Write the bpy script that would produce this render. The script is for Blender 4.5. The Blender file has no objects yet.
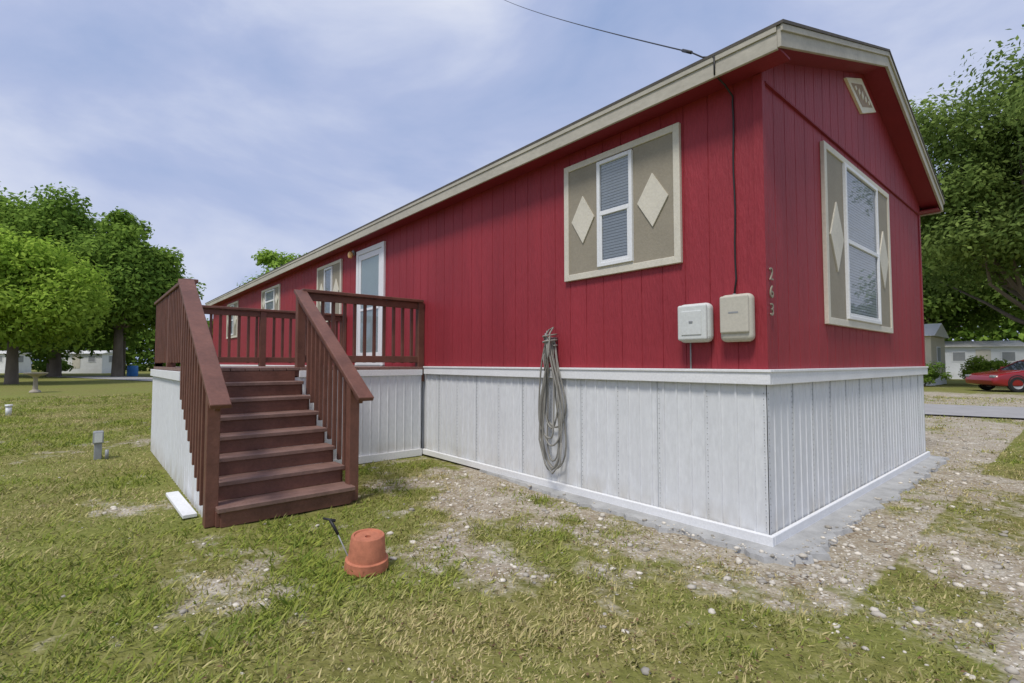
import bpy, math, random, bmesh
import numpy as np
from mathutils import Vector, Matrix
random.seed(7); rng=np.random.default_rng(7)
sc=bpy.context.scene
sc.view_settings.view_transform='Standard'
try: sc.view_settings.look='None'
except Exception: pass
sc.view_settings.exposure=0
COL=sc.collection
SH=.028   # offset of everything measured along the long wall
# ---------------------------------------------------------------- helpers
def empty(name,loc=(0,0,0)):
    e=bpy.data.objects.new(name,None); e.location=loc; e.empty_display_size=.2
    COL.objects.link(e); return e
def link(o,parent=None):
    COL.objects.link(o)
    if parent is not None: o.parent=parent
    return o
def mesh_obj(name,verts,faces,mat,parent=None,smooth=False):
    me=bpy.data.meshes.new(name); me.from_pydata([tuple(v) for v in verts],[],faces)
    me.update()
    if mat is not None: me.materials.append(mat)
    if smooth:
        for p in me.polygons: p.use_smooth=True
    o=bpy.data.objects.new(name,me); return link(o,parent)
def np_mesh(name,V,F,mat,parent=None,cols=None,attr=None,smooth=False):
    V=np.asarray(V,dtype=np.float32); F=np.asarray(F,dtype=np.int32); k=F.shape[1]
    me=bpy.data.meshes.new(name)
    me.vertices.add(len(V)); me.vertices.foreach_set('co',V.ravel())
    me.loops.add(F.size); me.loops.foreach_set('vertex_index',F.ravel())
    me.polygons.add(len(F)); me.polygons.foreach_set('loop_start',np.arange(0,F.size,k,dtype=np.int32))
    if smooth: me.polygons.foreach_set('use_smooth',np.ones(len(F),dtype=bool))
    me.update(calc_edges=True)
    if cols is not None:
        a=me.color_attributes.new('col','FLOAT_COLOR','POINT')
        c=np.ones((len(V),4),dtype=np.float32); c[:,:3]=cols; a.data.foreach_set('color',c.ravel())
    if attr is not None:
        for n,arr in attr.items():
            a=me.attributes.new(n,'FLOAT','POINT'); a.data.foreach_set('value',np.asarray(arr,dtype=np.float32))
    if mat is not None: me.materials.append(mat)
    o=bpy.data.objects.new(name,me); return link(o,parent)
BF=[(0,3,2,1),(4,5,6,7),(0,1,5,4),(1,2,6,5),(2,3,7,6),(3,0,4,7)]
def boxverts(x0,x1,y0,y1,z0,z1):
    x0,x1=min(x0,x1),max(x0,x1); y0,y1=min(y0,y1),max(y0,y1); z0,z1=min(z0,z1),max(z0,z1)
    return [(x0,y0,z0),(x1,y0,z0),(x1,y1,z0),(x0,y1,z0),(x0,y0,z1),(x1,y0,z1),(x1,y1,z1),(x0,y1,z1)]
def bevel(o,w,seg=2):
    m=o.modifiers.new('bev','BEVEL'); m.width=w; m.segments=seg; m.limit_method='ANGLE'; return o
def box(name,x0,x1,y0,y1,z0,z1,mat,parent=None,bev=0):
    o=mesh_obj(name,boxverts(x0,x1,y0,y1,z0,z1),BF,mat,parent)
    if bev: bevel(o,bev)
    return o
def boxes(name,lst,mat,parent=None,bev=0):
    V=[];F=[]
    for b in lst:
        n=len(V); V+=boxverts(*b) if len(b)==6 else list(b)
        F+=[tuple(i+n for i in f) for f in BF]
    o=mesh_obj(name,V,F,mat,parent)
    if bev: bevel(o,bev,1)
    return o
def prism(name,poly,axis,a0,a1,mat,parent=None,bev=0):
    def mk(p,a):
        if axis=='y': return (p[0],a,p[1])
        if axis=='x': return (a,p[0],p[1])
        return (p[0],p[1],a)
    n=len(poly); V=[mk(p,a0) for p in poly]+[mk(p,a1) for p in poly]
    F=[tuple(range(n)),tuple(range(2*n-1,n-1,-1))]+[(i,i+n,(i+1)%n+n,(i+1)%n) for i in range(n)]
    o=mesh_obj(name,V,F,mat,parent)
    bm=bmesh.new(); bm.from_mesh(o.data); bmesh.ops.recalc_face_normals(bm,faces=bm.faces); bm.to_mesh(o.data); bm.free()
    if bev: bevel(o,bev)
    return o
def tube_geo(pts,rad,sides=8):
    P=[Vector(p) for p in pts]; n=len(P)
    if not hasattr(rad,'__len__'): rad=[rad]*n
    V=[];F=[]; up=Vector((0,0,1)); prev=None
    for i,p in enumerate(P):
        t=(P[min(i+1,n-1)]-P[max(i-1,0)]).normalized()
        if prev is None:
            a=t.cross(up)
            if a.length<.1: a=t.cross(Vector((1,0,0)))
        else:
            a=prev-t*prev.dot(t)
            if a.length<1e-4: a=t.cross(Vector((1,0,0)))
        a.normalize(); prev=a; b=t.cross(a)
        for k in range(sides):
            an=2*math.pi*k/sides; V.append(p+(a*math.cos(an)+b*math.sin(an))*rad[i])
    for i in range(n-1):
        for k in range(sides):
            k2=(k+1)%sides; F.append((i*sides+k,i*sides+k2,(i+1)*sides+k2,(i+1)*sides+k))
    F.append(tuple(range(sides-1,-1,-1))); F.append(tuple((n-1)*sides+k for k in range(sides)))
    return V,F
def tube(name,pts,rad,mat,parent=None,sides=8):
    V,F=tube_geo(pts,rad,sides); return mesh_obj(name,V,F,mat,parent,True)
def lathe(name,prof,mat,parent=None,seg=32,M=None):
    V=[];F=[]
    for r,z in prof:
        for k in range(seg):
            a=2*math.pi*k/seg; v=Vector((r*math.cos(a),r*math.sin(a),z)); V.append(M@v if M else v)
    for i in range(len(prof)-1):
        for k in range(seg):
            k2=(k+1)%seg; F.append((i*seg+k,i*seg+k2,(i+1)*seg+k2,(i+1)*seg+k))
    o=mesh_obj(name,V,F,mat,parent,True); 
    m=o.modifiers.new('es','EDGE_SPLIT'); m.split_angle=math.radians(40)
    return o
# ---------------------------------------------------------------- numpy noise
def _h(ix,iy,s):
    n=(ix.astype(np.int64)*374761393+iy.astype(np.int64)*668265263+s*1442695041)&0xffffffff
    n=((n^(n>>13))*1274126177)&0xffffffff
    return ((n^(n>>16))&0xffff)/65535.0
def vnoise(x,y,s=0):
    ix=np.floor(x);iy=np.floor(y);fx=x-ix;fy=y-iy
    fx=fx*fx*(3-2*fx);fy=fy*fy*(3-2*fy)
    a=_h(ix,iy,s);b=_h(ix+1,iy,s);c=_h(ix,iy+1,s);d=_h(ix+1,iy+1,s)
    return (a*(1-fx)+b*fx)*(1-fy)+(c*(1-fx)+d*fx)*fy
def fbm(x,y,s=0,o=4):
    t=0;a=.5;n=0
    for i in range(o):
        t=t+a*vnoise(x*2**i+i*17.3,y*2**i-i*9.1,s+i); n+=a; a*=.5
    return t/n
def gh(x,y):
    z=(fbm(x*.5,y*.5,3,3)-.5)*.06
    return z*.7-.008+(fbm(x*3,y*3,8,3)-.5)*.022
def smooth(a,b,x):
    t=np.clip((x-a)/(b-a),0,1); return t*t*(3-2*t)
def bare(x,y):
    f=fbm(x*1.3,y*1.3,21,5); g=fbm(x*.35,y*.35,33,3); h=fbm(x*5.5,y*5.5,63,3)
    A=.58*np.exp(-(np.maximum(-y-.1,0)/1.20)**2)*smooth(-5.4,-3.6,x)*(x<.6)
    B=.37*smooth(-.4,.8,x)*smooth(-2.4,-.7,y)*(1-smooth(3.5,6.0,y))
    C=.46*np.exp(-(((x+1.15)/.65)**2+((y+1.6)/.35)**2))
    D=.35*np.exp(-(((x+8.5)/1.6)**2+((y+2.6)/.6)**2))
    E=.18*np.exp(-(((x+1.9)/.9)**2+((y+2.9)/.3)**2))
    m=np.maximum(np.maximum(np.maximum(A,B),np.maximum(C,D)),E)+.05
    return np.clip((m+(f-.5)*1.2+(g-.5)*.3+(h-.5)*.6-.17)*1.55,0,1)
# ---------------------------------------------------------------- material helpers
def new_mat(name):
    m=bpy.data.materials.new(name); m.use_nodes=True; nt=m.node_tree
    b=nt.nodes['Principled BSDF']; return m,nt,b
def ramp(nt,fac,stops):
    r=nt.nodes.new('ShaderNodeValToRGB'); e=r.color_ramp.elements
    while len(e)<len(stops): e.new(.5)
    for i,(p,c) in enumerate(stops):
        e[i].position=p; e[i].color=(*c,1) if len(c)==3 else c
    nt.links.new(fac,r.inputs[0]); return r.outputs[0]
def tex(nt,scale,detail=4,vec=(1,1,1),rough=.6,kind='noise'):
    tc=nt.nodes.new('ShaderNodeTexCoord'); mp=nt.nodes.new('ShaderNodeMapping')
    mp.inputs['Scale'].default_value=vec; nt.links.new(tc.outputs['Object'],mp.inputs[0])
    if kind=='noise':
        n=nt.nodes.new('ShaderNodeTexNoise'); n.inputs['Scale'].default_value=scale
        n.inputs['Detail'].default_value=detail; n.inputs['Roughness'].default_value=rough
        nt.links.new(mp.outputs[0],n.inputs['Vector']); return n.outputs['Fac']
    n=nt.nodes.new('ShaderNodeTexVoronoi'); n.inputs['Scale'].default_value=scale
    nt.links.new(mp.outputs[0],n.inputs['Vector']); return n
def mix(nt,f,a,b,mode='MIX'):
    m=nt.nodes.new('ShaderNodeMix'); m.data_type='RGBA'; m.blend_type=mode
    for s,v in ((m.inputs[0],f),(m.inputs[6],a),(m.inputs[7],b)):
        if hasattr(v,'is_linked'): nt.links.new(v,s)
        elif isinstance(v,(int,float)): s.default_value=v
        else: s.default_value=(*v,1)
    return m.outputs[2]
def bump(nt,b,h,strength,dist=.01):
    n=nt.nodes.new('ShaderNodeBump'); n.inputs['Strength'].default_value=strength; n.inputs['Distance'].default_value=dist
    nt.links.new(h,n.inputs['Height']); nt.links.new(n.outputs[0],b.inputs['Normal'])
def painted(name,col,var=.18,rough=.6,bs=.3,scale=3,vec=(1,1,1),fine=60,dirt=None,spec=.4,fvec=None,bd=.004,streak=None):
    m,nt,b=new_mat(name)
    n1=tex(nt,scale,5,vec); n2=tex(nt,fine,4,fvec or vec)
    lo=tuple(c*(1-var) for c in col); hi=tuple(min(1,c*(1+var)) for c in col)
    c=ramp(nt,n1,[(.3,lo),(.7,hi)])
    c=mix(nt,.25,c,ramp(nt,n2,[(.35,tuple(x*.72 for x in col)),(.65,tuple(min(1,x*1.15) for x in col))]))
    if streak:
        s=ramp(nt,tex(nt,9,4,(1,1,.07)),[(.52,(0,0,0)),(.78,(.5,.5,.5))]); c=mix(nt,s,c,streak)
    if dirt:
        g=nt.nodes.new('ShaderNodeNewGeometry'); sp=nt.nodes.new('ShaderNodeSeparateXYZ'); nt.links.new(g.outputs['Position'],sp.inputs[0])
        mr=nt.nodes.new('ShaderNodeMapRange'); mr.inputs[1].default_value=dirt[0]; mr.inputs[2].default_value=dirt[1]; mr.inputs[3].default_value=1; mr.inputs[4].default_value=0
        nt.links.new(sp.outputs[2],mr.inputs[0])
        mu=nt.nodes.new('ShaderNodeMath'); mu.operation='MULTIPLY'; nt.links.new(mr.outputs[0],mu.inputs[0])
        nt.links.new(ramp(nt,tex(nt,6,6,(1,1,.5)),[(.35,(0,0,0)),(.65,(1,1,1))]),mu.inputs[1])
        c=mix(nt,mu.outputs[0],c,dirt[2])
    nt.links.new(c,b.inputs['Base Color']); b.inputs['Roughness'].default_value=rough
    b.inputs['Specular IOR Level'].default_value=spec
    bump(nt,b,n2,bs,bd); return m
RED=painted('red_siding',(.315,.033,.045),.17,.55,1.0,1.6,(1,1,.3),55,spec=.32,fvec=(1,1,.16),bd=.010,streak=(.22,.020,.030))
REDS=painted('red_soffit',(.23,.018,.03),.1,.7,.4,3)
CREAM=painted('cream_trim',(.66,.62,.52),.08,.6,.4,4,(1,1,1),50)
FASC=painted('weathered_fascia',(.47,.44,.37),.16,.7,.5,3,(.6,1,1),30)
TAUPE=painted('taupe_panel',(.31,.275,.21),.08,.7,.4,4)
WHITE=painted('white_vinyl',(.80,.81,.82),.03,.4,.1,3)
SKIRT=painted('white_skirting',(.71,.725,.74),.05,.5,.25,1.4,(1,1,.3),40,dirt=(0,.25,(.48,.45,.39)),streak=(.62,.63,.64))
SKTRIM=painted('white_trim_paint',(.79,.795,.80),.06,.5,.3,3)
BROWN=painted('brown_deck_paint',(.165,.072,.050),.28,.5,.6,5,(1,1,1),40,spec=.4)
TREAD=painted('brown_tread_toplit',(.22,.13,.105),.28,.5,.5,7,(1,1,1),50,spec=.5)  # deck brown made lighter in colour for light falling from above
SHING=painted('shingle',(.10,.09,.08),.25,.9,.8,8,(1,1,1),80)
CONC=painted('concrete',(.38,.38,.37),.30,.8,.8,5,(1,1,1),70)
ROADM=painted('asphalt_old',(.33,.32,.31),.12,.9,.6,2,(1,1,1),120)
GREYB=painted('grey_plastic',(.64,.66,.64),.04,.45,.05,4)
BEIGEB=painted('beige_plastic',(.54,.51,.43),.04,.45,.05,4)
DARK=painted('dark_void',(.015,.016,.018),.1,.6,.1,4)
METAL=painted('metal_grey',(.30,.31,.32),.1,.4,.1,6)
SEAM=painted('seam_grey',(.55,.57,.58),.1,.6,.1,6)
BLACK=painted('black_rubber',(.02,.02,.02),.2,.5,.1,6)
HOSE=painted('hose_rubber',(.27,.26,.23),.18,.5,.1,12)
TERRA=painted('terracotta',(.47,.17,.095),.28,.75,.4,14,(1,1,1),80)
BARK=painted('bark',(.15,.12,.09),.3,.9,1,3,(1,1,.3),20)
WOODL=painted('weathered_wood',(.35,.31,.25),.2,.8,.5,6,(1,1,.2),40)
def glass_mat():
    m=bpy.data.materials.new('window_glass'); m.use_nodes=True; nt=m.node_tree; nt.nodes.clear()
    o=nt.nodes.new('ShaderNodeOutputMaterial'); t=nt.nodes.new('ShaderNodeBsdfTransparent'); g=nt.nodes.new('ShaderNodeBsdfGlossy')
    g.inputs['Roughness'].default_value=.02; t.inputs[0].default_value=(.90,.93,.95,1)
    f=nt.nodes.new('ShaderNodeFresnel'); f.inputs[0].default_value=1.45
    mx=nt.nodes.new('ShaderNodeMixShader'); ad=nt.nodes.new('ShaderNodeMath'); ad.operation='MULTIPLY_ADD'; ad.inputs[1].default_value=.75; ad.inputs[2].default_value=.02
    nt.links.new(f.outputs[0],ad.inputs[0]); nt.links.new(ad.outputs[0],mx.inputs[0]); nt.links.new(t.outputs[0],mx.inputs[1]); nt.links.new(g.outputs[0],mx.inputs[2]); nt.links.new(mx.outputs[0],o.inputs[0])
    return m
GLASS=glass_mat()
def leaf_mat(name,tr):
    m=bpy.data.materials.new(name); m.use_nodes=True; nt=m.node_tree; nt.nodes.clear()
    o=nt.nodes.new('ShaderNodeOutputMaterial'); a=nt.nodes.new('ShaderNodeAttribute'); a.attribute_name='col'
    d=nt.nodes.new('ShaderNodeBsdfDiffuse'); nt.links.new(a.outputs[0],d.inputs[0])
    t=nt.nodes.new('ShaderNodeBsdfTranslucent'); mx=nt.nodes.new('ShaderNodeMixShader'); mx.inputs[0].default_value=tr
    nt.links.new(a.outputs[0],t.inputs[0])
    nt.links.new(d.outputs[0],mx.inputs[1]); nt.links.new(t.outputs[0],mx.inputs[2]); nt.links.new(mx.outputs[0],o.inputs[0])
    return m
LEAF=leaf_mat('leaf',.35); GRASSM=leaf_mat('grass_blade',.3)
# ---------------------------------------------------------------- world / sun / camera
w=bpy.data.worlds.new('World'); sc.world=w; w.use_nodes=True; nt=w.node_tree
bg=nt.nodes['Background']; bg.inputs[1].default_value=.1
SV=Vector((.22,-.62,1.15)).normalized()
elev=math.asin(SV.z); azi=math.atan2(SV.x,SV.y)
sky=nt.nodes.new('ShaderNodeTexSky'); sky.sky_type='NISHITA'; sky.sun_disc=False; sky.sun_elevation=elev; sky.sun_rotation=azi
tc=nt.nodes.new('ShaderNodeTexCoord'); mp=nt.nodes.new('ShaderNodeMapping'); mp.inputs['Scale'].default_value=(1,1,2.2); mp.inputs['Rotation'].default_value=(.25,.1,.6)
nt.links.new(tc.outputs['Generated'],mp.inputs[0])
n=nt.nodes.new('ShaderNodeTexNoise'); n.inputs['Scale'].default_value=2.0; n.inputs['Detail'].default_value=8; n.inputs['Roughness'].default_value=.52; n.inputs['Distortion'].default_value=.35
nt.links.new(mp.outputs[0],n.inputs['Vector'])
ccol=ramp(nt,n.outputs['Fac'],[(.30,(.31,.41,.66)),(.48,(.42,.49,.71)),(.70,(.66,.70,.82))])
mul=nt.nodes.new('ShaderNodeVectorMath'); mul.operation='SCALE'; mul.inputs['Scale'].default_value=11; nt.links.new(ccol,mul.inputs[0])
cf=ramp(nt,n.outputs['Fac'],[(.3,(.86,)*3),(.6,(.97,)*3)])
nt.links.new(mix(nt,cf,sky.outputs[0],mul.outputs[0]),bg.inputs[0])
sl=bpy.data.lights.new('sun','SUN'); sl.energy=2.75; sl.angle=math.radians(13); sl.color=(1,.95,.87)
so=bpy.data.objects.new('sun',sl); COL.objects.link(so); so.rotation_euler=SV.to_track_quat('Z','Y').to_euler()
cd=bpy.data.cameras.new('camera'); cd.sensor_width=36; cd.lens=17.5; cd.clip_end=2000; cd.clip_start=.05
cam=bpy.data.objects.new('camera',cd); COL.objects.link(cam); sc.camera=cam
cam.location=(1.43+SH,-3.565,1.25); cam.rotation_euler=(math.radians(92.48),0,math.radians(49.3))
# ---------------------------------------------------------------- ground
def axis(c0,c1,step,far):
    a=list(np.arange(c0,c1,step)); s=step; x=a[-1]; hi=[]
    while x<far: s*=1.13; x+=s; hi.append(x)
    s=step; x=a[0]; lo=[]
    while x>-far: s*=1.13; x-=s; lo.append(x)
    return np.array(lo[::-1]+a+hi)
gx=axis(-8,4,.035,700); gy=axis(-5,6,.035,700)
X,Y=np.meshgrid(gx,gy,indexing='ij'); Z=gh(X,Y)
r=np.hypot(X,Y); Z=np.where(r>60,-.01,Z)
B=bare(X,Y); B=np.where(r>25,B*.25,B)
nx,ny=len(gx),len(gy)
idx=np.arange(nx*ny).reshape(nx,ny)
F=np.stack([idx[:-1,:-1].ravel(),idx[1:,:-1].ravel(),idx[1:,1:].ravel(),idx[:-1,1:].ravel()],1)
m,nt,b=new_mat('ground_soil_grass')
at=nt.nodes.new('ShaderNodeAttribute'); at.attribute_name='bare'
n1=tex(nt,.8,6); n2=tex(nt,14,6); n3=tex(nt,70,4); vo=tex(nt,38,0,kind='v'); n4=tex(nt,2.2,5)
gr=ramp(nt,n2,[(.25,(.11,.11,.03)),(.5,(.22,.21,.062)),(.75,(.36,.32,.14))])
gr=mix(nt,ramp(nt,n1,[(.4,(0,0,0)),(.65,(.6,.6,.6))]),gr,(.21,.25,.055))
dirt=ramp(nt,n2,[(.3,(.25,.19,.125)),(.6,(.46,.40,.30)),(.8,(.60,.55,.45))])
dirt=mix(nt,ramp(nt,n4,[(.5,(0,0,0)),(.68,(.7,.7,.7))]),dirt,(.60,.56,.47))
stone=ramp(nt,vo.outputs['Color'],[(.2,(.36,.32,.25)),(.5,(.55,.51,.42)),(.8,(.74,.70,.62))])
sf=ramp(nt,vo.outputs['Distance'],[(.25,(1,1,1)),(.42,(0,0,0))])
bg2=mix(nt,sf,dirt,stone)
mm=nt.nodes.new('ShaderNodeMath'); mm.operation='ADD'; nt.links.new(at.outputs['Fac'],mm.inputs[0])
m2=nt.nodes.new('ShaderNodeMath'); m2.operation='MULTIPLY_ADD'; m2.inputs[1].default_value=.9; m2.inputs[2].default_value=-.45; nt.links.new(n2,m2.inputs[0]); nt.links.new(m2.outputs[0],mm.inputs[1])
col=mix(nt,ramp(nt,mm.outputs[0],[(.2,(0,0,0)),(.6,(1,1,1))]),gr,bg2)
col=mix(nt,.35,col,ramp(nt,n3,[(.3,(.45,.45,.45)),(.7,(1,1,1))]),'MULTIPLY')
nt.links.new(col,b.inputs['Base Color']); b.inputs['Roughness'].default_value=.95; b.inputs['Specular IOR Level'].default_value=.1
ad=nt.nodes.new('ShaderNodeMath'); ad.operation='MULTIPLY_ADD'; ad.inputs[1].default_value=-.8; nt.links.new(vo.outputs['Distance'],ad.inputs[0]); nt.links.new(n3,ad.inputs[2])
bump(nt,b,ad.outputs[0],.9,.012)
np_mesh('ground',np.stack([X.ravel(),Y.ravel(),Z.ravel()],1),F,m,attr={'bare':B.ravel()},smooth=True)
def blocked(x,y,pad=.22):
    a=(x>-19.6)&(x<pad)&(y>-pad+.02)&(y<5.2)
    d=(x>-7.3)&(x<-2.84)&(y>-2.86)&(y<-1.62)
    e=(x>-7.3)&(x<-4.45)&(y>-2.86)&(y<.1)
    yr=y-.30*x
    rd=(yr>12.2)&(yr<16.3)
    return a|d|e|rd
# ---------------------------------------------------------------- grass
def grass():
    N=680000
    r=1.2+ (rng.random(N)**1.15)*24
    th=math.radians(139.3)+(rng.random(N)-.5)*math.radians(135)
    x=1.43+r*np.cos(th); y=-3.565+r*np.sin(th)
    bb=bare(x,y); cl=fbm(x*5,y*5,51,3); tf=fbm(x*2.4+9,y*2.4,151,3)
    pr=(1-bb)**1.2*(.25+1.2*smooth(.36,.62,cl))+.06
    keep=(rng.random(N)<pr)&~blocked(x,y)
    x=x[keep];y=y[keep];r=r[keep];bb=bb[keep];cl=cl[keep];tf=tf[keep];n=len(x)
    z=gh(x,y)-.004
    lush=smooth(.36,.60,fbm(x*.8+5,y*.8,77,3))*(1-.75*smooth(-1.2,.3,x))
    tuft=smooth(.58,.70,tf)
    L=(.013+.026*rng.random(n)**1.7)*(1+.9*lush+.7*tuft)*(1-.4*bb)*(1+.03*r)
    Wd=(.0020+.0022*rng.random(n))*(1+.14*r)
    a=rng.random(n)*2*np.pi; lean=.25+(rng.random(n)**.6)*1.1
    dx=np.cos(a)*np.sin(lean)*L; dy=np.sin(a)*np.sin(lean)*L; dz=np.cos(lean)*L
    a2=a+np.pi/2+(rng.random(n)-.5)
    wx=np.cos(a2)*Wd; wy=np.sin(a2)*Wd
    V=np.empty((n,4,3),np.float32)
    V[:,0]=np.stack([x-wx,y-wy,z],1); V[:,1]=np.stack([x+wx,y+wy,z],1)
    V[:,2]=np.stack([x+dx*.45+wx*.7,y+dy*.45+wy*.7,z+dz*.62],1)
    V[:,3]=np.stack([x+dx,y+dy,z+dz],1)
    F=np.arange(n*4).reshape(n,4)
    dry=np.clip(rng.random(n)*.9+.18-.45*lush-.3*tuft+.3*bb+(fbm(x*1.7,y*1.7,91,4)-.5)*1.9+.15*smooth(-.5,1,x),0,1)[:,None]
    g=np.array([.16,.23,.042]); g2=np.array([.37,.40,.085]); d=np.array([.66,.56,.29])
    t=rng.random(n)[:,None]
    c=(g*(1-t)+g2*t)*(1-dry)+d*dry*(.5+.55*rng.random(n)[:,None])
    c=c*(.82+.36*fbm(x*.6,y*.6,191,3))[:,None]
    c=np.repeat(c[:,None,:],4,1)
    np_mesh('grass',V.reshape(-1,3),F,GRASSM,cols=c.reshape(-1,3))
grass()
# ---------------------------------------------------------------- gravel stones
ph=(1+5**.5)/2
ICO=np.array([(-1,ph,0),(1,ph,0),(-1,-ph,0),(1,-ph,0),(0,-1,ph),(0,1,ph),(0,-1,-ph),(0,1,-ph),(ph,0,-1),(ph,0,1),(-ph,0,-1),(-ph,0,1)])/1.9
ICF=np.array([(0,11,5),(0,5,1),(0,1,7),(0,7,10),(0,10,11),(1,5,9),(5,11,4),(11,10,2),(10,7,6),(7,1,8),(3,9,4),(3,4,2),(3,2,6),(3,6,8),(3,8,9),(4,9,5),(2,4,11),(6,2,10),(8,6,7),(9,8,1)])
def gravel():
    N=80000
    r=1.4+rng.random(N)**1.1*11; th=math.radians(139.3)+(rng.random(N)-.5)*math.radians(130)
    x=1.43+r*np.cos(th); y=-3.565+r*np.sin(th)
    bb=bare(x,y); right=smooth(-.8,.8,x)*smooth(-2.5,-.5,y)
    keep=(rng.random(N)<.005+.06*right+.45*bb**2)&~blocked(x,y,.13)
    x=x[keep];y=y[keep];n=len(x)
    s=.0035+.020*rng.random(n)**6+.004*rng.random(n)
    V=ICO[None]*(1+.5*(rng.random((n,12,1))-.5)); V=V*np.stack([s*(1+.6*rng.random(n)),s,s*.6],1)[:,None,:]
    a=rng.random(n)*6.28; ca,sa=np.cos(a)[:,None],np.sin(a)[:,None]
    vx=V[...,0]*ca-V[...,1]*sa; vy=V[...,0]*sa+V[...,1]*ca
    zz=gh(x,y); zz=np.where((x>-3)&(x<.26)&(y>-.25)&(y<5.1),np.maximum(zz,.018),zz)
    V=np.stack([vx+x[:,None],vy+y[:,None],V[...,2]+(zz+s*.25)[:,None]],-1)
    F=(ICF[None]+np.arange(n)[:,None,None]*12).reshape(-1,3)
    c=np.array([.64,.59,.50])*(.45+.7*rng.random((n,1))); c=np.repeat(c[:,None],12,1)
    m,nt,b=new_mat('limestone'); at=nt.nodes.new('ShaderNodeAttribute'); at.attribute_name='col'; nt.links.new(at.outputs[0],b.inputs[0]); b.inputs['Roughness'].default_value=.9
    np_mesh('gravel',V.reshape(-1,3),F,m,cols=c.reshape(-1,3))
gravel()
def litter():
    N=3600
    r=1.5+rng.random(N)*7; th=math.radians(139.3)+(rng.random(N)-.5)*math.radians(125)
    x=1.43+r*np.cos(th); y=-3.565+r*np.sin(th)
    keep=(rng.random(N)<.25+.75*smooth(-1.5,.5,x))&~blocked(x,y); x=x[keep];y=y[keep];n=len(x)
    a=rng.random(n)*6.28; s=.006+.011*rng.random(n); z=gh(x,y)+.012+.012*rng.random(n)
    ca,sa=np.cos(a)*s,np.sin(a)*s
    V=np.stack([np.stack([x-ca,y-sa,z],1),np.stack([x+sa*.45,y-ca*.45,z+.004],1),np.stack([x+ca,y+sa,z+.006*rng.random(n)],1),np.stack([x-sa*.45,y+ca*.45,z+.004],1)],1)
    c=np.array([.18,.115,.07])*(.5+1.2*rng.random((n,1))); c=np.repeat(c[:,None],4,1)
    np_mesh('leaf_litter',V.reshape(-1,3),np.arange(n*4).reshape(n,4),GRASSM,cols=c.reshape(-1,3))
litter()
# ---------------------------------------------------------------- mobile home
HOME=empty('mobile_home'); W=4.95; LEN=19.5; RY=W/2; OE=.2; OG=.2
ZT=3.44
def top(y): return ZT+.348*min(y+OE,W+OE-y)
def ribbed(name,p0,p1,nrm,z0,ztop,prof,period,mat,parent,extra=(),start=0,jit=0):
    p0=Vector((*p0,0));p1=Vector((*p1,0)); L=(p1-p0).length; u=(p1-p0)/L; nv=Vector((*nrm,0))
    us=[]
    k=0
    while k*period-start<L:
        j=random.uniform(-jit,jit)
        for (pu,d) in prof: us.append((k*period+pu-start+j,d))
        k+=1
    us=[q for q in us if 0<q[0]<L]
    us=[(0,us[0][1])]+us+[(L,us[-1][1])]
    for e in extra:
        i=[j for j in range(len(us)) if us[j][0]<e][-1]; us.insert(i+1,(e,us[i][1]))
    V=[];F=[]
    for (a,d) in us:
        p=p0+u*a+nv*d; V.append((p.x,p.y,z0)); V.append((p.x,p.y,ztop(a) if callable(ztop) else ztop))
    flip=u.cross(Vector((0,0,1))).dot(nv)<0
    for i in range(len(us)-1):
        f=(2*i,2*i+2,2*i+3,2*i+1); F.append(f[::-1] if flip else f)
    return mesh_obj(name,V,F,mat,parent)
T111=[(0,0),(.002,-.005),(.008,-.005),(.010,0)]
PER=.2032
ribbed('siding_long',(-LEN,0),(0,0),(0,-1),1.19,3.30,T111,PER,RED,HOME)
ribbed('siding_gable',(0,0),(0,W),(1,0),1.19,3.255,T111,PER,RED,HOME)
ribbed('siding_gable_upper',(0.012,0),(0.012,W),(1,0),3.242,lambda a: top(a)-.05,T111,PER,RED,HOME,extra=(RY,))
box('inner_light_block',-LEN+.03,-.03,.03,W-.03,.05,3.3,DARK,HOME)  # unseen inner box, added to stop light leaking through the walls
box('wall_back',-LEN,0,W-.02,W,1.19,3.42,RED,HOME)
box('wall_end',-LEN-.01,-LEN+.02,0,W,1.19,3.42,RED,HOME)
boxes('corner_trim',[(-.05,.014,-.010,.0,1.2,3.29),(.0,.014,.0,.04,1.2,3.24),(.0,.014,W-.06,W+.012,1.2,3.24)],RED,HOME)
box('gable_band',.0,.020,.042,W-.05,3.235,3.249,REDS,HOME)
def roofprof(y0,y1,dz_top,dz_bot):
    return [(y0,top(y0)+dz_top),(RY,top(RY)+dz_top),(y1,top(y1)+dz_top),(y1,top(y1)+dz_bot),(RY,top(RY)+dz_bot),(y0,top(y0)+dz_bot)]
prism('roof_shingles',roofprof(-OE-.035,W+OE+.035,.022,.0),'x',-LEN-.25,OG+.045,SHING,HOME)
prism('roof_deck',roofprof(-OE,W+OE,-.002,-.05),'x',-LEN-.2,OG-.0,REDS,HOME)
prism('rake_fascia',roofprof(-OE-.022,W+OE+.022,-.003,-.145),'x',OG+.001,OG+.024,FASC,HOME,.003)
prism('rake_drip',roofprof(-OE-.028,W+OE+.028,-.001,-.045),'x',OG+.0245,OG+.038,FASC,HOME,.002)
prism('rake_soffit',roofprof(-OE+.01,W+OE-.01,-.10,-.13),'x',.013,OG,REDS,HOME)
box('eave_fascia',-LEN-.2,OG+.0,-OE-.022,-OE,3.280,ZT-.007,FASC,HOME,.003)
box('eave_drip',-LEN-.2,OG+.0,-OE-.032,-OE-.0225,ZT-.05,ZT-.002,FASC,HOME,.002)
box('eave_fascia_back',-LEN-.2,OG,W+OE,W+OE+.022,3.28,ZT-.007,FASC,HOME)
box('eave_soffit',-LEN-.2,OG-.002,-OE+.001,-.001,3.295,3.31,REDS,HOME)
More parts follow.
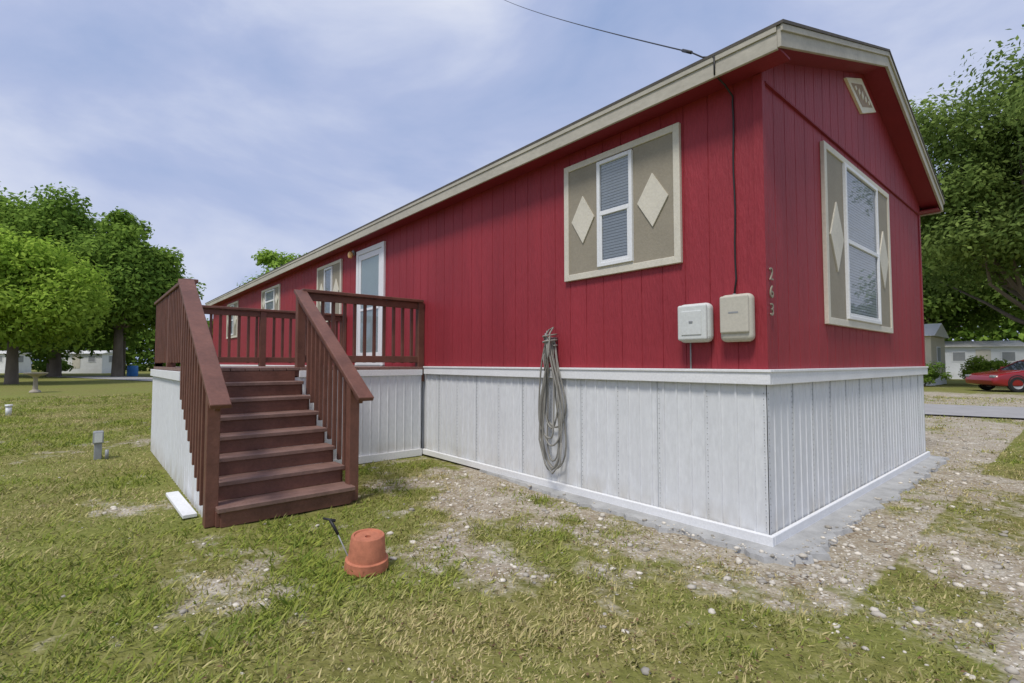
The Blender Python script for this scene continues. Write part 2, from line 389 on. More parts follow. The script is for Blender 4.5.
box('eave_soffit_back',-LEN-.2,OG-.002,W+.013,W+OE-.001,3.295,3.31,REDS,HOME)
RIB=[(0,0),(.006,.006),(.018,.006),(.024,0)]
RIBL=[(0,0),(.004,.010),(.018,.010),(.022,0)]
SP=.118
ribbed('skirting_long',(-4.60,0.013),(-.012,0.013),(0,-1),.02,1.10,RIBL,SP,SKIRT,HOME,jit=.002)
ribbed('skirting_long_far',(-LEN,0.013),(-4.60,0.013),(0,-1),.0,1.10,RIBL,SP,SKIRT,HOME)
ribbed('skirting_gable',(-.012,.012),(-.012,W),(1,0),.02,1.10,RIB,SP,SKIRT,HOME,jit=.002)
box('skirting_back',-LEN,-.02,W-.02,W,.0,1.1,SKIRT,HOME)
boxes('skirting_top_trim',[(-4.50,.035,-.035,.002,1.10,1.20),(-LEN,-7.4,-.035,.002,1.10,1.20),(.001,.035,.006,W+.01,1.10,1.20)],SKTRIM,HOME,.004)
boxes('skirting_top_lip',[(-4.50,.045,-.045,-.002,1.186,1.206),(.0,.045,.0,W+.01,1.186,1.206)],SKTRIM,HOME,.003)
boxes('skirting_base_trim',[(-4.52,.03,-.035,.002,.015,.085),(.001,.03,.006,W+.01,.015,.085)],SKTRIM,HOME,.004)
dots=[]
for k in range(0,11):
    u=-k*.413-.025
    for j in range(24):
        z=.12+j*.04; dots.append((u-.002,u+.002,.0005,.0035,z-.005,z+.005))
for k in range(0,12):
    u=.035+k*.413
    for j in range(24):
        z=.12+j*.04; dots.append((-.0085,-.0055,u-.002,u+.002,z-.005,z+.005))
boxes('skirting_perforations',dots,METAL,HOME)
seams=[]
for k in range(1,12):
    u=.055+k*.413; seams.append((-.012,-.0035,u-.0015,u+.0015,.09,1.10))
for k in range(1,11):
    u=-k*.413-.045; seams.append((u-.0015,u+.0015,.0015,.0132,.09,1.10))
boxes('skirting_panel_seams',seams,SEAM,HOME)
def lb(side,u0,u1,o0,o1,z0,z1):
    return (u0,u1,-o1,-o0,z0,z1) if side=='L' else (o0,o1,u0,u1,z0,z1)
def lp(side,u,o,z): return (u,-o,z) if side=='L' else (o,u,z)
def diamond(side,uc,zc,hw,hh,o0,o1,name,mat,parent):
    V=[lp(side,uc+a,o,zc+b2) for o in (o0,o1) for a,b2 in ((-hw,0),(0,-hh),(hw,0),(0,hh))]
    F=[(0,1,2,3),(7,6,5,4),(0,4,5,1),(1,5,6,2),(2,6,7,3),(3,7,4,0)]
    return mesh_obj(name,V,F,mat,parent)
BLIND=painted('blind_slats',(.62,.64,.68),.05,.6,.05,4)
BLINDB=painted('blind_gap',(.22,.23,.26),.05,.6,.05,4)
def window(side,U0,U1,Z0,Z1,w0,w1,wz0,wz1,tag):
    E=empty('window_'+tag); E.parent=HOME
    if side=='L': E.location.x=SH+.015
    f=.058
    boxes('casing',[lb(side,U0,U0+f,.0,.034,Z0,Z1),lb(side,U1-f,U1,.0,.034,Z0,Z1),
        lb(side,U0+f,U1-f,.0,.034,Z1-f,Z1),lb(side,U0+f,U1-f,.0,.034,Z0,Z0+f)],CREAM,E,.003)
    box('panel_a',*lb(side,U0+f,w0,.0,.022,Z0+f,Z1-f),TAUPE,E)
    box('panel_b',*lb(side,w1,U1-f,.0,.022,Z0+f,Z1-f),TAUPE,E)
    zc=(Z0+Z1)/2
    sw=(w0-U0-f); 
    diamond(side,(U0+f+w0)/2,zc,sw*.38,(Z1-Z0)*.20,.0225,.034,'diamond_a',CREAM,E)
    diamond(side,(U1-f+w1)/2,zc,(U1-f-w1)*.38,(Z1-Z0)*.20,.0225,.034,'diamond_b',CREAM,E)
    if wz0>Z0+f+.01: box('filler',*lb(side,w0,w1,.0,.028,Z0+f,wz0),CREAM,E)
    g=.034; zm=(wz0+wz1)/2
    boxes('sash_frame',[lb(side,w0,w0+g,.001,.048,wz0,wz1),lb(side,w1-g,w1,.001,.048,wz0,wz1),
        lb(side,w0+g,w1-g,.001,.048,wz1-g,wz1),lb(side,w0+g,w1-g,.001,.048,wz0,wz0+g),lb(side,w0+g,w1-g,.001,.045,zm-.02,zm+.02)],WHITE,E,.003)
    boxes('lower_sash',[lb(side,w0+g,w0+g+.02,.03,.043,wz0+g,zm-.02),lb(side,w1-g-.02,w1-g,.03,.043,wz0+g,zm-.02),lb(side,w0+g+.02,w1-g-.02,.03,.043,wz0+g,wz0+g+.022)],WHITE,E,.002)
    box('blind_back',*lb(side,w0+g,w1-g,.001,.024,wz0+g,wz1-g),BLINDB,E)
    sl=[]; z=wz0+g+.012
    while z<wz1-g-.01:
        sl.append(lb(side,w0+g+.006,w1-g-.006,.0245,.027,z,z+.0215+random.random()*.0012)); z+=.0265
    boxes('blinds',sl,BLIND,E)
    a=[lp(side,u,.0295,z) for u,z in ((w0+g,wz0+g),(w1-g,wz0+g),(w1-g,wz1-g),(w0+g,wz1-g))]
    mesh_obj('glass',a,[(0,1,2,3)],GLASS,E)
window('L',-1.91,-.66,2.04,3.165,-1.49,-1.105,2.12,3.09,'front_near')
window('L',-8.75,-7.50,2.04,3.165,-8.32,-7.93,2.12,3.09,'front_second')
window('L',-12.9,-11.3,2.48,3.165,-12.5,-11.7,2.54,3.09,'front_third')
window('L',-17.1,-15.6,2.04,3.165,-16.6,-16.1,2.12,3.09,'front_fourth')
window('G',1.17,3.26,1.58,3.15,1.68,2.74,1.65,3.09,'gable')
E=empty('gable_vent'); E.parent=HOME
VC=(2.33,3.95)
VCM=painted('vent_cream_lifted',(.78,.73,.60),.06,.6,.2,5)  # cream trim brightened in colour to make up for shade under the rake
diamond('G',*VC,.50,.18,.012,.035,'vent_plate',VCM,E)
BEIGE=painted('vent_tan',(.36,.27,.19),.15,.7,.2,12)
diamond('G',*VC,.36,.115,.0352,.037,'vent_screen',BEIGE,E)
for i in range(-2,3):
    diamond('G',VC[0]+i*.11,VC[1],.035,.035*(1-abs(i)*.25)*1.4,.0372,.042,'vent_ornament',VCM,E)
# door
E=empty('front_door'); E.parent=HOME; E.location.x=SH
boxes('door_frame',[(-6.80,-6.72,-.04,0,1.2,3.17),(-5.84,-5.76,-.04,0,1.2,3.17),(-6.72,-5.84,-.04,0,3.09,3.17)],WHITE,E,.004)
boxes('storm_door_frame',[(-6.71,-6.62,-.035,-.012,1.22,3.08),(-5.94,-5.85,-.035,-.012,1.22,3.08),(-6.62,-5.94,-.035,-.012,2.99,3.08),(-6.62,-5.94,-.035,-.012,1.22,1.42),(-6.62,-5.94,-.035,-.012,2.12,2.16)],WHITE,E,.003)
box('door_slab',-6.72,-5.84,-.018,.0,1.2,3.09,painted('door_pale',(.70,.78,.75),.05,.5,.1,3),E)
mesh_obj('door_glass',[(-6.62,-.024,1.42),(-5.94,-.024,1.42),(-5.94,-.024,2.99),(-6.62,-.024,2.99)],[(0,1,2,3)],GLASS,E)
tube('door_handle',[(-5.90,-.036,2.15),(-5.90,-.075,2.17),(-5.90,-.075,2.27),(-5.90,-.036,2.29)],.008,METAL,E)
box('threshold',-6.8,-5.76,-.05,0,1.2,1.216,METAL,E)
E=empty('porch_light'); E.parent=HOME
lathe('lamp_base',[(0,0),(.05,0),(.05,.02),(.0,.02)],METAL,E,16,Matrix.Translation((-6.9,-.03,3.17))@Matrix.Rotation(math.pi/2,4,'X'))
m,nt,b=new_mat('amber_glass'); b.inputs[0].default_value=(.8,.5,.2,1); b.inputs['Roughness'].default_value=.2
lathe('lamp_glass',[(0,-.10),(.035,-.09),(.048,-.04),(.04,0),(.02,.02),(0,.025)],m,E,16,Matrix.Translation((-6.9,-.09,3.17)))
for i,ch in enumerate('263'):
    cu=bpy.data.curves.new('t','FONT'); cu.body=ch; cu.size=.125; cu.extrude=.004; cu.align_x='CENTER'
    to=bpy.data.objects.new('t',cu); COL.objects.link(to)
    bpy.context.view_layer.update()
    me=bpy.data.meshes.new_from_object(to.evaluated_get(bpy.context.evaluated_depsgraph_get())); bpy.data.objects.remove(to)
    me.materials.clear(); me.materials.append(TAUPE)
    o=bpy.data.objects.new('house_number_'+ch,me); link(o,HOME)
    o.matrix_world=Matrix.Translation((.021,.06,1.83-i*.125))@Matrix.Rotation(math.pi/2,4,'Z')@Matrix.Rotation(math.pi/2,4,'X')
E=empty('utility_box',(SH,0,0))
o=box('enclosure',-.645,-.385,-.105,-.001,1.405,1.70,GREYB,E); bevel(o,.045,5)
o=box('lid',-.632,-.398,-.122,-.090,1.42,1.688,GREYB,E); bevel(o,.016,4)
o=box('lid_panel',-.595,-.435,-.128,-.121,1.46,1.64,GREYB,E); bevel(o,.006,2)
box('latch',-.53,-.50,-.133,-.127,1.55,1.565,METAL,E,.002)
tube('conduit',[(-.58,-.02,1.41),(-.58,-.02,1.206)],.006,METAL,E)
E=empty('electric_meter_box',(SH,0,0))
o=box('enclosure',-.315,-.085,-.095,-.001,1.40,1.74,BEIGEB,E); bevel(o,.04,5)
o=box('cover',-.302,-.098,-.112,-.085,1.46,1.727,BEIGEB,E); bevel(o,.018,4)
box('label',-.235,-.165,-.1135,-.1115,1.60,1.612,METAL,E)
tube('conduit',[(-.235,-.015,1.75),(-.235,-.015,1.735)],.012,METAL,E)
tube('wall_cable',[(-.215,-.235,3.42),(-.22,-.225,3.30),(-.205,-.10,3.26),(-.19,-.014,3.20)]+[(-.195+.004*math.sin(i*1.3),-.010,3.16-i*.13) for i in range(11)]+[(-.205,-.02,1.74)],.0065,BLACK,HOME,6)
A_=Vector((-.215,-.235,3.42)); B_=Vector((-.44,-.14,3.60))
pts=[A_,(A_+B_)/2+Vector((0,0,-.02)),B_]
for i in range(1,41):
    t=i/40; p=B_.lerp(Vector((-14.9,8.5,17.2)),t); p.z-=.8*t*(1-t); pts.append(p)
E=empty('power_line')
tube('wire',pts,.006,BLACK,E,6)
tube('wire_clamp',[B_,B_.lerp(pts[3],.3)],.012,BLACK,E,8)
# hose
E=empty('garden_hose',(SH,0,0))
hx=-2.05
R2=random.Random(5)
def loop(wl,wr,bot,dep,phs):
    pts=[]
    for k in range(37):
        t=k/36*2*math.pi; s=(1-math.cos(t))/2
        zz=1.50-(1.50-bot)*s
        wd=wr if math.sin(t)>0 else wl
        xx=hx+wd*math.sin(t)*(.3+1.3*s**1.1)+.03*s+.008*math.sin(4*t+phs)
        yy=-.035-dep-.012*math.sin(t*2+phs)
        pts.append((xx,yy,zz))
    return pts
hp=[]
for l in range(8):
    hp+=loop(R2.uniform(.06,.18),R2.uniform(.05,.15),R2.choice([.22,.30,.38,.45,.52,.62]),.012*l,R2.uniform(0,6))
hp+=[(hx+.03,-.14,1.3),(hx-.06,-.15,.9),(hx-.08,-.15,.5),(hx+.0,-.15,.28),(hx+.10,-.15,.20),(hx+.19,-.14,.30),(hx+.20,-.13,.5)]
tube('hose_coil',hp,.0085,HOSE,E,8)
pts=[(hx-.045,-.07,1.57),(hx-.05,-.12,1.3),(hx+.0,-.15,1.18),(hx+.045,-.14,1.35),(hx+.04,-.12,1.54),(hx+.02,-.05,1.60),(hx-.03,-.06,1.58),(hx-.06,-.1,1.48)]
tube('hose_end',pts,.0085,HOSE,E,8)
tube('hose_wrap',[(hx+.05*math.cos(a*.7),-.075+.085*math.sin(a*.7),1.42+.006*a) for a in range(20)],.0085,HOSE,E,8)
tube('hook',[(hx+.01,0,1.50),(hx+.01,-.13,1.49),(hx+.01,-.15,1.54)],.008,METAL,E)
def pad():
    ptsO=[]; ptsI=[]
    N1=110
    for i in range(N1):
        t=i/(N1-1); x=-3.2+t*3.2; wd=.02+.15*float(smooth(0,.6,np.array(t)))+.14*float(fbm(np.array(i*.35),np.array(.3),5,3)-.5)*(.4+t); ptsO.append((x,-wd-.03)); ptsI.append((x,.05))
    for i in range(8):
        a=i/7*math.pi/2; rr=.23+.03*math.sin(i*2.1); ptsO.append((rr*math.sin(a),-rr*math.cos(a))); ptsI.append((-.05,.05))
    N2=130
    for i in range(N2):
        t=i/(N2-1); y=t*(W+.1); ptsO.append((.15+.20*float(fbm(np.array(i*.3),np.array(2.3),9,3))-.06*t,y)); ptsI.append((-.05,max(y,.05)))
    n=len(ptsO); V=[];F=[]
    for (o,i_) in zip(ptsO,ptsI): V+= [(o[0]+.02*(o[0]>0),o[1]-.02*(o[1]<0),-.05),(o[0],o[1],.016),(i_[0],i_[1],.022)]
    for k in range(n-1):
        F.append((3*k,3*k+3,3*k+4,3*k+1)); F.append((3*k+1,3*k+4,3*k+5,3*k+2))
    mesh_obj('concrete_footing',V,F,CONC)
pad()
# ---------------------------------------------------------------- deck + stairs
D=empty('wooden_deck',(SH,0,0)); DX0=-7.35; DX1=-4.56; DY0=-2.80; ZD=1.20
SY0=-2.77; SY1=-1.69
boards=[]; y=DY0
while y<-.06:
    boards.append((DX0,DX1+.02,y,min(y+.135,-.04),ZD-.035,ZD)); y+=.142
boxes('deck_boards',boards,TREAD,D,.003)
boxes('rim_joists',[(DX1-.04,DX1,DY0+.02,-.04,1.10,ZD-.037),(DX0,DX0+.04,DY0+.02,-.04,1.06,ZD-.037)],BROWN,D)
boxes('deck_trim',[(DX1+.001,DX1+.03,SY1+.02,-.05,1.085,1.163),(DX0,DX1+.03,DY0-.035,DY0-.006,1.07,1.163)],SKTRIM,D,.003)
ribbed('deck_skirting_side',(DX1,SY1-.4),(DX1,-.05),(1,0),.0,1.085,RIB,SP,SKIRT,D)
boxes('deck_skirting_base',[(DX1+.001,DX1+.03,SY1,-.05,.0,.09)],SKTRIM,D)
ribbed('deck_skirting_left',(DX0,DY0),(DX0,-.046),(-1,0),.0,1.085,RIB,SP,SKIRT,D)
def fz(a):
    x=DX0+a
    return 1.07 if x<DX1 else max(.06,1.10-(x-DX1)*.71)
ribbed('deck_skirting_front',(DX0,DY0-.0),(-3.12,DY0-.0),(0,-1),.0,fz,RIB,SP,SKIRT,D,extra=(DX1-DX0,))
NT=8; rise=ZD/NT; run=.235
tr=[];rs=[]
for i in range(1,NT):
    z=rise*i; x1=-2.90-(i-1)*run
    j=random.uniform(-.004,.004)
    tr.append((x1-run*.5+.003,x1+j,SY0+j,SY1+j,z-.038,z)); tr.append((x1-run-.02,x1-run*.5-.003,SY0-j,SY1-j,z-.038,z-.001))
    rs.append((x1-.045,x1-.022,SY0+.03,SY1-.03,z-rise,z-.040))
rs.append((DX1+.0-.002,DX1+.022,SY0+.03,SY1-.03,ZD-rise,ZD-.04))
boxes('stair_treads',tr,TREAD,D,.005)
boxes('stair_risers',rs,BROWN,D)
for nm,y0,y1 in (('stringer_a',SY0-.0,SY0+.038),('stringer_b',SY1-.038,SY1)):
    poly=[(-2.95,.0),(-2.95,rise-.041)]
    for i in range(1,NT):
        x1=-2.95-(i-1)*run
        poly+= [(x1-run,rise*i-.041),(x1-run,rise*(i+1)-.041)] if i<NT-1 else [(x1-run,rise*i-.041)]
    poly+=[(DX1,.85),(-3.2,.0)]
    prism(nm,poly,'y',y0+.003,y1-.003,BROWN,D)
def obox(p0,p1,wid,th,up=Vector((0,0,1))):
    p0=Vector(p0);p1=Vector(p1); t=(p1-p0).normalized(); s=t.cross(up).normalized(); n=s.cross(t)
    V=[]
    for p in (p0,p1):
        for a,b2 in ((-1,-1),(1,-1),(1,1),(-1,1)): V.append(tuple(p+s*a*wid/2+n*b2*th/2))
    return [V[0],V[1],V[5],V[4],V[3],V[2],V[6],V[7]]
posts=[];rails=[];caps=[];bal=[]
HC=2.12
def railrun(pa,pb,posts_at,spacing=.128):
    pa=Vector((*pa,0));pb=Vector((*pb,0)); L=(pb-pa).length; u=(pb-pa)/L
    z=lambda v,zz: (v.x,v.y,zz)
    caps.append(obox(z(pa,HC-.019),z(pb,HC-.019),.14,.038))
    rails.append(obox(z(pa,HC-.085),z(pb,HC-.085),.038,.085)); rails.append(obox(z(pa,1.30),z(pb,1.30),.038,.085))
    for t in posts_at:
        p=pa+u*t; posts.append((p.x-.045,p.x+.045,p.y-.045,p.y+.045,1.0,HC-.039))
    n=int(L/spacing)
    nrm=Vector((u.y,-u.x,0))*.036
    for i in range(1,n):
        p=pa+u*(L*i/n)
        if min(abs(L*i/n-t) for t in posts_at)<.06: continue
        p=p+nrm+u*random.uniform(-.006,.006)
        bal.append((p.x-.018,p.x+.018,p.y-.018,p.y+.018,1.255+random.uniform(-.006,.006),HC-.045))
railrun((DX1-.05,-.03),(DX1-.05,SY1+.045),[.02,1.615])
railrun((DX0+.05,-.03),(DX0+.05,DY0+.05),[.02,1.35,2.72])
railrun((DX0+.05,DY0+.05),(DX1-.05,DY0+.05),[0,1.35,2.69])
k=(HC-.03-.93)/(-2.74-(DX1-.02))
for y in (SY0-.022,SY1+.022):
    P0=(DX1-.02,y,HC-.03); P1=(-2.74,y,.93)
    caps.append(obox(P0,P1,.14,.040))
    q0=(P0[0],y,P0[2]-.075); q1=(-2.84,y,P1[2]-.075+.067)
    rails.append(obox(q0,q1,.038,.085))
    px=-3.03; zt=.93+( -2.74-px)*k
    posts.append((px-.045,px+.045,y-.045,y+.045,.0,zt-.03))
    for i in range(1,11):
        x=px-i*.132
        if x<DX1+.05: break
        zt=.93+(-2.74-x)*k; zb=(-2.95-x)*rise/run+.02
        yy=y-.036 if y<-2 else y+.036
        bal.append((x-.018,x+.018,yy-.018,yy+.018,max(.1,zb-.02),zt-.045))
boxes('posts',posts,BROWN,D,.004); boxes('rails',rails,BROWN,D,.003); boxes('rail_caps',caps,BROWN,D,.005); boxes('balusters',bal,BROWN,D,.003)
E=empty('scrap_board'); boxes('board',[obox((-3.28,-2.885,.028),(-4.2,-2.90,.03),.10,.03)],SKTRIM,E,.004)
# ---------------------------------------------------------------- flower pot + stake
E=empty('flower_pot')
M=Matrix.Translation((-1.49,-2.21,.0))@Matrix.Rotation(math.radians(5),4,'Y')
lathe('pot_shell',[(.108,-.005),(.128,-.005),(.132,.0),(.128,.055),(.116,.058),(.113,.06),(.100,.192),(.096,.198),(.084,.198),(.080,.190),(.018,.188),(.016,.168),(0,.168)],TERRA,E,40,M)
E=empty('garden_stake')
tube('shaft',[(-1.52,-2.28,.0),(-1.58,-2.31,.10),(-1.64,-2.34,.20)],.004,METAL,E)
tube('handle',[(-1.63,-2.335,.185),(-1.66,-2.35,.23),(-1.69,-2.365,.27)],[.008,.010,.010],BLACK,E)
tube('head',[(-1.665,-2.34,.262),(-1.72,-2.395,.275)],[.010,.007],BLACK,E)
# ---------------------------------------------------------------- left yard items
E=empty('utility_pedestal')
box('post',-7.10,-7.00,-3.43,-3.35,-.02,.22,METAL,E,.006); box('head',-7.115,-6.985,-3.445,-3.335,.20,.36,METAL,E,.015); box('door',-6.984,-6.976,-3.43,-3.35,.22,.34,GREYB,E)
tube('stub_pipe',[(-6.96,-3.3,0),(-6.96,-3.3,.12)],.02,METAL,E)
E=empty('cleanout_pipe'); tube('pipe',[(-15.6,-4.9,-.02),(-15.6,-4.9,.2)],.055,WHITE,E,16); tube('cap',[(-15.6,-4.9,.2),(-15.6,-4.9,.25)],.07,WHITE,E,16)
E=empty('bird_bath')
lathe('bath',[(0,0),(.2,0),(.18,.06),(.09,.12),(.07,.6),(.12,.68),(.38,.78),(.40,.84),(.34,.83),(.0,.76)],WOODL,E,24,Matrix.Translation((-28.1,-5.1,0)))
def road():
    V=[];F=[];n=60
    for i in range(n+1):
        x=-60+i*2.0
        for d in (12.2,16.3): V.append((x,d+.30*x,.022))
    for i in range(n): F.append((2*i,2*i+2,2*i+3,2*i+1))
    mesh_obj('road',V,F,ROADM)
road()
# ---------------------------------------------------------------- trees
def tree(name,loc,cz,rx,rz,nclump,nleaf,lsize,c1,c2,trunk_r,seed,lean=(0,0),cr=.30,inner=.45,fork_z=None,low=.8):
    R=np.random.default_rng(seed); E=empty(name,loc)
    C=[]
    while len(C)<nclump:
        p=R.normal(size=3); p/=np.linalg.norm(p); rr=R.random()**inner
        wob=1+.12*math.sin(3*math.atan2(p[1],p[0])+seed)+.08*math.sin(5*p[2]+seed)
        q=p*rr*np.array([rx,rx,rz])*wob*.84
        if q[2]<-rz*low: continue
        C.append(q)
    C=np.array(C); C[:,2]+=cz; C[:,0]+=lean[0]; C[:,1]+=lean[1]
    V=[];F=[]
    def add(pts,rad,s=7):
        v,f=tube_geo(pts,rad,s); n0=len(V); V.extend(v); F.extend([tuple(i+n0 for i in ff) for ff in f])
    fork=np.array([lean[0]*.3,lean[1]*.3,fork_z or cz-rz*.75]); 
    if fork[2]<1.3: fork[2]=min(1.3,cz*.5)
    add([(0,0,-.2),(0,0,.1),tuple(fork*.5+np.array([.06,0,0])),tuple(fork)],[trunk_r*1.5,trunk_r*1.15,trunk_r*.95,trunk_r*.85],10)
    sel=R.permutation(len(C))[:26]
    for k,i in enumerate(sel):
        e=C[i]; mid=fork+(e-fork)*.5+R.normal(size=3)*rx*.07; mid[2]-=.05*rz
        q1=fork+(mid-fork)*.5+R.normal(size=3)*rx*.04
        r0=trunk_r*(.55 if k<6 else .3)
        add([tuple(fork-np.array([0,0,.1])),tuple(q1),tuple(mid),tuple(e)],[r0,r0*.75,r0*.5,r0*.15],6)
    mesh_obj('trunk_and_limbs',V,F,BARK,E,True)
    per=nleaf//nclump; n=per*nclump
    cr_=cr*rx*(.6+.7*R.random(nclump))
    ci=np.repeat(np.arange(nclump),per)
    d=R.normal(size=(n,3)); d/=np.linalg.norm(d,axis=1,keepdims=True)
    rr=R.random(n)**.5
    P=C[ci]+d*(rr*cr_[ci])[:,None]*np.array([1.1,1.1,.75])+R.normal(size=(n,3))*lsize*.6
    nr=d*.8+R.normal(size=(n,3))*.5+np.array([0,-.1,.45]); nr/=np.linalg.norm(nr,axis=1,keepdims=True)
    a=np.cross(nr,R.normal(size=(n,3))); a/=np.linalg.norm(a,axis=1,keepdims=True); b2=np.cross(nr,a)
    s=lsize*(.6+.8*R.random(n))[:,None]
    Q=np.stack([P-a*s,P-b2*s*.5+nr*s*.1,P+a*s,P+b2*s*.5+nr*s*.1],1)
    t=(R.random(n)*.6+.4*R.random(nclump)[ci])[:,None]
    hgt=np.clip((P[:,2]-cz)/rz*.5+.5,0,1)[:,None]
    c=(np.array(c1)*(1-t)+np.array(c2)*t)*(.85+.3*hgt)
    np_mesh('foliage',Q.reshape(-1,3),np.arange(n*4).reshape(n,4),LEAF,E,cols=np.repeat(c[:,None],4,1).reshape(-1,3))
    return E
LG1=(.18,.31,.035); LG2=(.42,.55,.09); DG1=(.09,.17,.03); DG2=(.26,.38,.07)
tree('shade_tree',(-40.7,-6.8,0),5.7,4.9,3.5,110,46000,.145,LG1,LG2,.28,1)
tree('shade_tree',(-63.7,-5.7,0),10.6,7.2,7.2,170,76000,.22,DG1,DG2,.5,2,cr=.30)
tree('shade_tree',(-56.5,-1.2,0),8.9,5.0,6.0,130,52000,.21,DG1,DG2,.4,3,cr=.32)
tree('shade_tree',(-68,-13,0),10.8,8,7.4,150,54000,.26,DG1,DG2,.5,4,cr=.32)
tree('shade_tree',(-60,-5.5,0),6.5,8.5,4.2,90,34000,.24,DG1,DG2,.4,14,cr=.28)
tree('small_tree',(-36.4,8.2,0),6.6,3.5,3.1,60,24000,.14,LG1,(.30,.43,.08),.18,5)
tree('oak_tree',(1.0,33.2,0),10.9,8.6,7.4,190,95000,.13,(.09,.15,.035),(.28,.37,.10),.5,6,(-1.0,.0),.21,fork_z=2.6,low=.62)
tree('oak_tree',(-7.6,50,0),7.5,7.0,5.5,110,36000,.20,(.07,.14,.03),(.22,.31,.07),.4,8)
tree('oak_tree',(6,60,0),7.5,8,5.5,90,24000,.28,DG1,DG2,.4,9)
def treeline(name,segs,seed):
    R=np.random.default_rng(seed); Q=[];Cc=[]
    for (x0,y0,x1,y1,h,n) in segs:
        t=R.random(n); k=R.integers(0,10**6); 
        hh=h*(.55+.6*vnoise(t*14+k,t*0+.5,seed)+.15*vnoise(t*50+k,t*0,seed))
        P=np.stack([x0+(x1-x0)*t+R.normal(size=n)*1.5,y0+(y1-y0)*t+R.normal(size=n)*1.5,hh*R.random(n)**.7],1)
        a=R.normal(size=(n,3)); a/=np.linalg.norm(a,axis=1,keepdims=True); b2=np.cross(a,R.normal(size=(n,3))); b2/=np.linalg.norm(b2,axis=1,keepdims=True)
        s=.38*(.6+.8*R.random(n))[:,None]
        Q.append(np.stack([P-a*s,P-b2*s*.6,P+a*s,P+b2*s*.6],1)); tt=R.random((n,1))
        Cc.append(np.repeat(((np.array(DG1)*(1-tt)+np.array(DG2)*tt))[:,None],4,1))
    Q=np.concatenate(Q); Cc=np.concatenate(Cc); n=len(Q)
    np_mesh(name,Q.reshape(-1,3),np.arange(n*4).reshape(n,4),LEAF,cols=Cc.reshape(-1,3))
treeline('distant_trees',[(-95,-45,-95,45,7.5,30000),(-95,45,-20,95,8,20000),(-20,85,60,75,9,26000),(60,75,70,10,7,6000)],11)
# ---------------------------------------------------------------- neighbours
def gable_home(name,loc,rot,Lx,Ly,h,pk,mw,mr,wins):
    E=empty(name,loc); E.rotation_euler=(0,0,rot)
    box('walls',-Lx/2,Lx/2,-Ly/2,Ly/2,0,h,mw,E)
    prism('roof',[(-Ly/2-.25,h+.002),(0,h+pk),(Ly/2+.25,h+.002)],'x',-Lx/2-.2,Lx/2+.2,mr,E)
    box('base_skirt',-Lx/2-.02,Lx/2+.02,-Ly/2-.02,Ly/2+.02,0,.6,SKTRIM,E)
    for i,u in enumerate(wins):
        for sy in (-1,1):
            box('window_frame',u-.45,u+.45,sy*(Ly/2+.03),sy*Ly/2,1.35,2.15,WHITE,E); box('window_pane',u-.38,u+.38,sy*(Ly/2+.035),sy*(Ly/2+.031),1.42,2.08,METAL,E)
    box('door_panel',-.45,.45,-Ly/2-.04,-Ly/2,.6,2.3,CREAM,E)
    box('end_window_frame',Lx/2,Lx/2+.03,-.5,.5,1.3,2.2,WHITE,E); box('end_window_pane',Lx/2+.031,Lx/2+.035,-.43,.43,1.36,2.14,METAL,E)
    return E
BEI=painted('beige_siding',(.62,.56,.42),.05,.7,.1,2); ROOFL=painted('light_metal_roof',(.65,.64,.60),.08,.5,.1,2)
gable_home('neighbor_house',(-8.2,34,0),0,7.8,4,2.75,.8,BEI,ROOFL,(-2.6,2.4))
gable_home('white_trailer',(-4.6,50,0),.5,5.2,2.8,2.5,.5,WHITE,ROOFL,(1.5,-1.5))
gable_home('white_trailer',(-80,-3.3,0),math.radians(52),6,3,2.4,.4,SKTRIM,ROOFL,(-1.8,1.8))
gable_home('white_trailer',(-88,-11.5,0),math.radians(48),5,3,2.4,.4,SKTRIM,ROOFL,(1.5,))
BLUE=painted('blue_paint',(.05,.2,.5),.1,.5,.1,3)
E=empty('blue_barrel'); lathe('barrel',[(0,0),(.42,0),(.45,.3),(.43,.32),(.45,.6),(.43,.62),(.42,.95),(.38,1.0),(0,1.0)],BLUE,E,20,Matrix.Translation((-58,.0,0)))
for (x,y) in ((-60,-.6),(-66,2.8)):
    E=empty('utility_pole'); tube('pole',[(x,y,0),(x,y,6.8)],[.15,.1],BARK,E,10); box('crossarm',x-.05,x+.05,y-.9,y+.9,6.2,6.35,BARK,E)
tree('shrub',(-4.4,30.6,0),.7,1.0,.6,24,4000,.06,DG1,DG2,.04,21)
tree('shrub',(-2.6,36,0),.9,1.3,.8,24,5000,.07,(.08,.16,.02),LG2,.05,22)
tree('shrub',(-74,-6,0),.9,1.6,.9,24,4000,.12,DG1,DG2,.05,23)
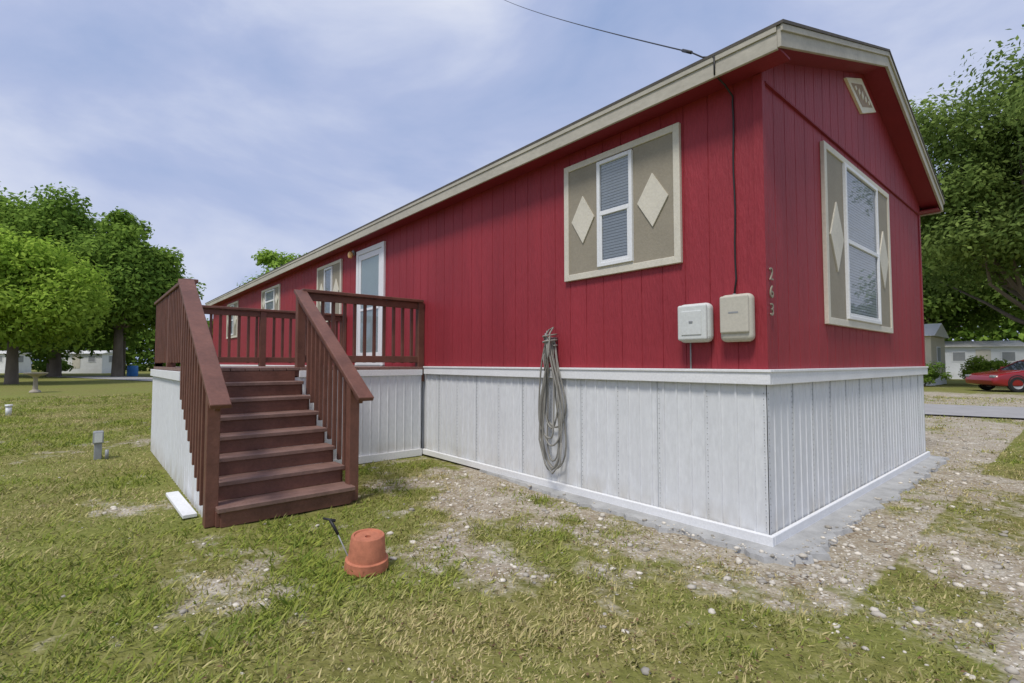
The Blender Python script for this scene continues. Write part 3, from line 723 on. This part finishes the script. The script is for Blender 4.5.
# ---------------------------------------------------------------- red car
def car(loc,rot):
    E=empty('red_car',loc); E.rotation_euler=(0,0,rot)
    m,nt,b=new_mat('car_paint'); b.inputs[0].default_value=(.26,.012,.018,1); b.inputs['Roughness'].default_value=.25; b.inputs['Coat Weight'].default_value=.5
    m2,nt,b=new_mat('car_glass'); b.inputs[0].default_value=(.02,.025,.03,1); b.inputs['Roughness'].default_value=.05
    prof=[(-2.30,.30),(-2.34,.48),(-2.26,.66),(-2.0,.76),(-1.1,.90),(-.85,.93),(1.45,.97),(2.0,.98),(2.25,.92),(2.32,.65),(2.28,.34),(1.9,.24),(-1.95,.22)]
    ys=[(-.88,.94),(-.80,1.0),(.80,1.0),(.88,.94)]
    V=[];F=[];n=len(prof)
    for yy,s in ys:
        for (x,z) in prof: V.append((x*(s if abs(x)>1.9 else 1),yy,.55+(z-.55)*(s*.97 if s<1 else 1)))
    for i in range(3):
        for k in range(n): k2=(k+1)%n; F.append((i*n+k,(i+1)*n+k,(i+1)*n+k2,i*n+k2))
    F.append(tuple(range(n))); F.append(tuple(range(4*n-1,3*n-1,-1)))
    o=mesh_obj('body',V,F,m,E,True); bevel(o,.04,3)
    cab=[(-.95,.90),(-.25,1.33),(.0,1.40),(.85,1.41),(1.15,1.35),(1.85,.96)]
    V=[];n=len(cab)
    for sgn in (-1,1):
        for (x,z) in cab: V.append((x,sgn*(.80-.22*(z-.9)/.5),z))
    F=[tuple(range(n)),tuple(range(2*n-1,n-1,-1))]+[(i,i+n,i+1+n,i+1) for i in range(n-1)]
    mesh_obj('cabin_glass',V,F,m2,E)
    rf=[(-.30,1.315),(.0,1.415),(.85,1.425),(1.2,1.34)]
    V=[]
    for sgn in (-1,1):
        for (x,z) in rf: V.append((x,sgn*(.815-.22*(z-.9)/.5),z+.004))
    V+= [(v[0],v[1],v[2]-.05) for v in V]
    F=[(i,i+4,i+5,i+1) for i in range(3)]+[(8+i,9+i,13+i,12+i) for i in range(3)]+[(i,i+1,i+9,i+8) for i in range(3)]+[(4+i,12+i,13+i,5+i) for i in range(3)]
    mesh_obj('roof_panel',V,F,m,E)
    for sgn in (-1,1):
        def yp(z): return sgn*(.81-.22*(z-.9)/.5)
        for (xa,za,xb,zb) in ((-.97,.9,-.28,1.33),(.30,.93,.32,1.41),(1.83,.96,1.15,1.36)):
            mesh_obj('pillar',[(xa-.04,yp(za),za),(xa+.05,yp(za),za),(xb+.05,yp(zb),zb),(xb-.04,yp(zb),zb)],[(0,1,2,3)],m,E)
        for xw in (-1.42,1.42):
            M=Matrix.Translation((xw,sgn*.80,.32))@Matrix.Rotation(-math.pi/2*sgn,4,'X')
            lathe('tyre',[(.19,-.10),(.31,-.10),(.325,-.06),(.325,.06),(.31,.10),(.21,.10)],BLACK,E,24,M)
            lathe('wheel_rim',[(0,.05),(.05,.06),(.06,.03),(.17,.05),(.215,.09),(.215,-.09),(0,-.09)],METAL,E,24,M)
            lathe('wheel_arch',[(.325,.0),(.37,.0),(.37,.083),(.325,.083)],BLACK,E,24,Matrix.Translation((xw,sgn*.80,.345))@Matrix.Rotation(-math.pi/2*sgn,4,'X'))
        box('headlight',-2.30,-2.02,sgn*.60,sgn*.84,.60,.70,METAL,E,.02)
        box('mirror',-.75,-.6,sgn*.86,sgn*1.0,.95,1.06,m,E,.02)
        box('sill',-1.0,1.0,sgn*.86,sgn*.89,.26,.34,BLACK,E,.01)
    return E
car((-.1,28.4,0.02),math.radians(40))
print('done')
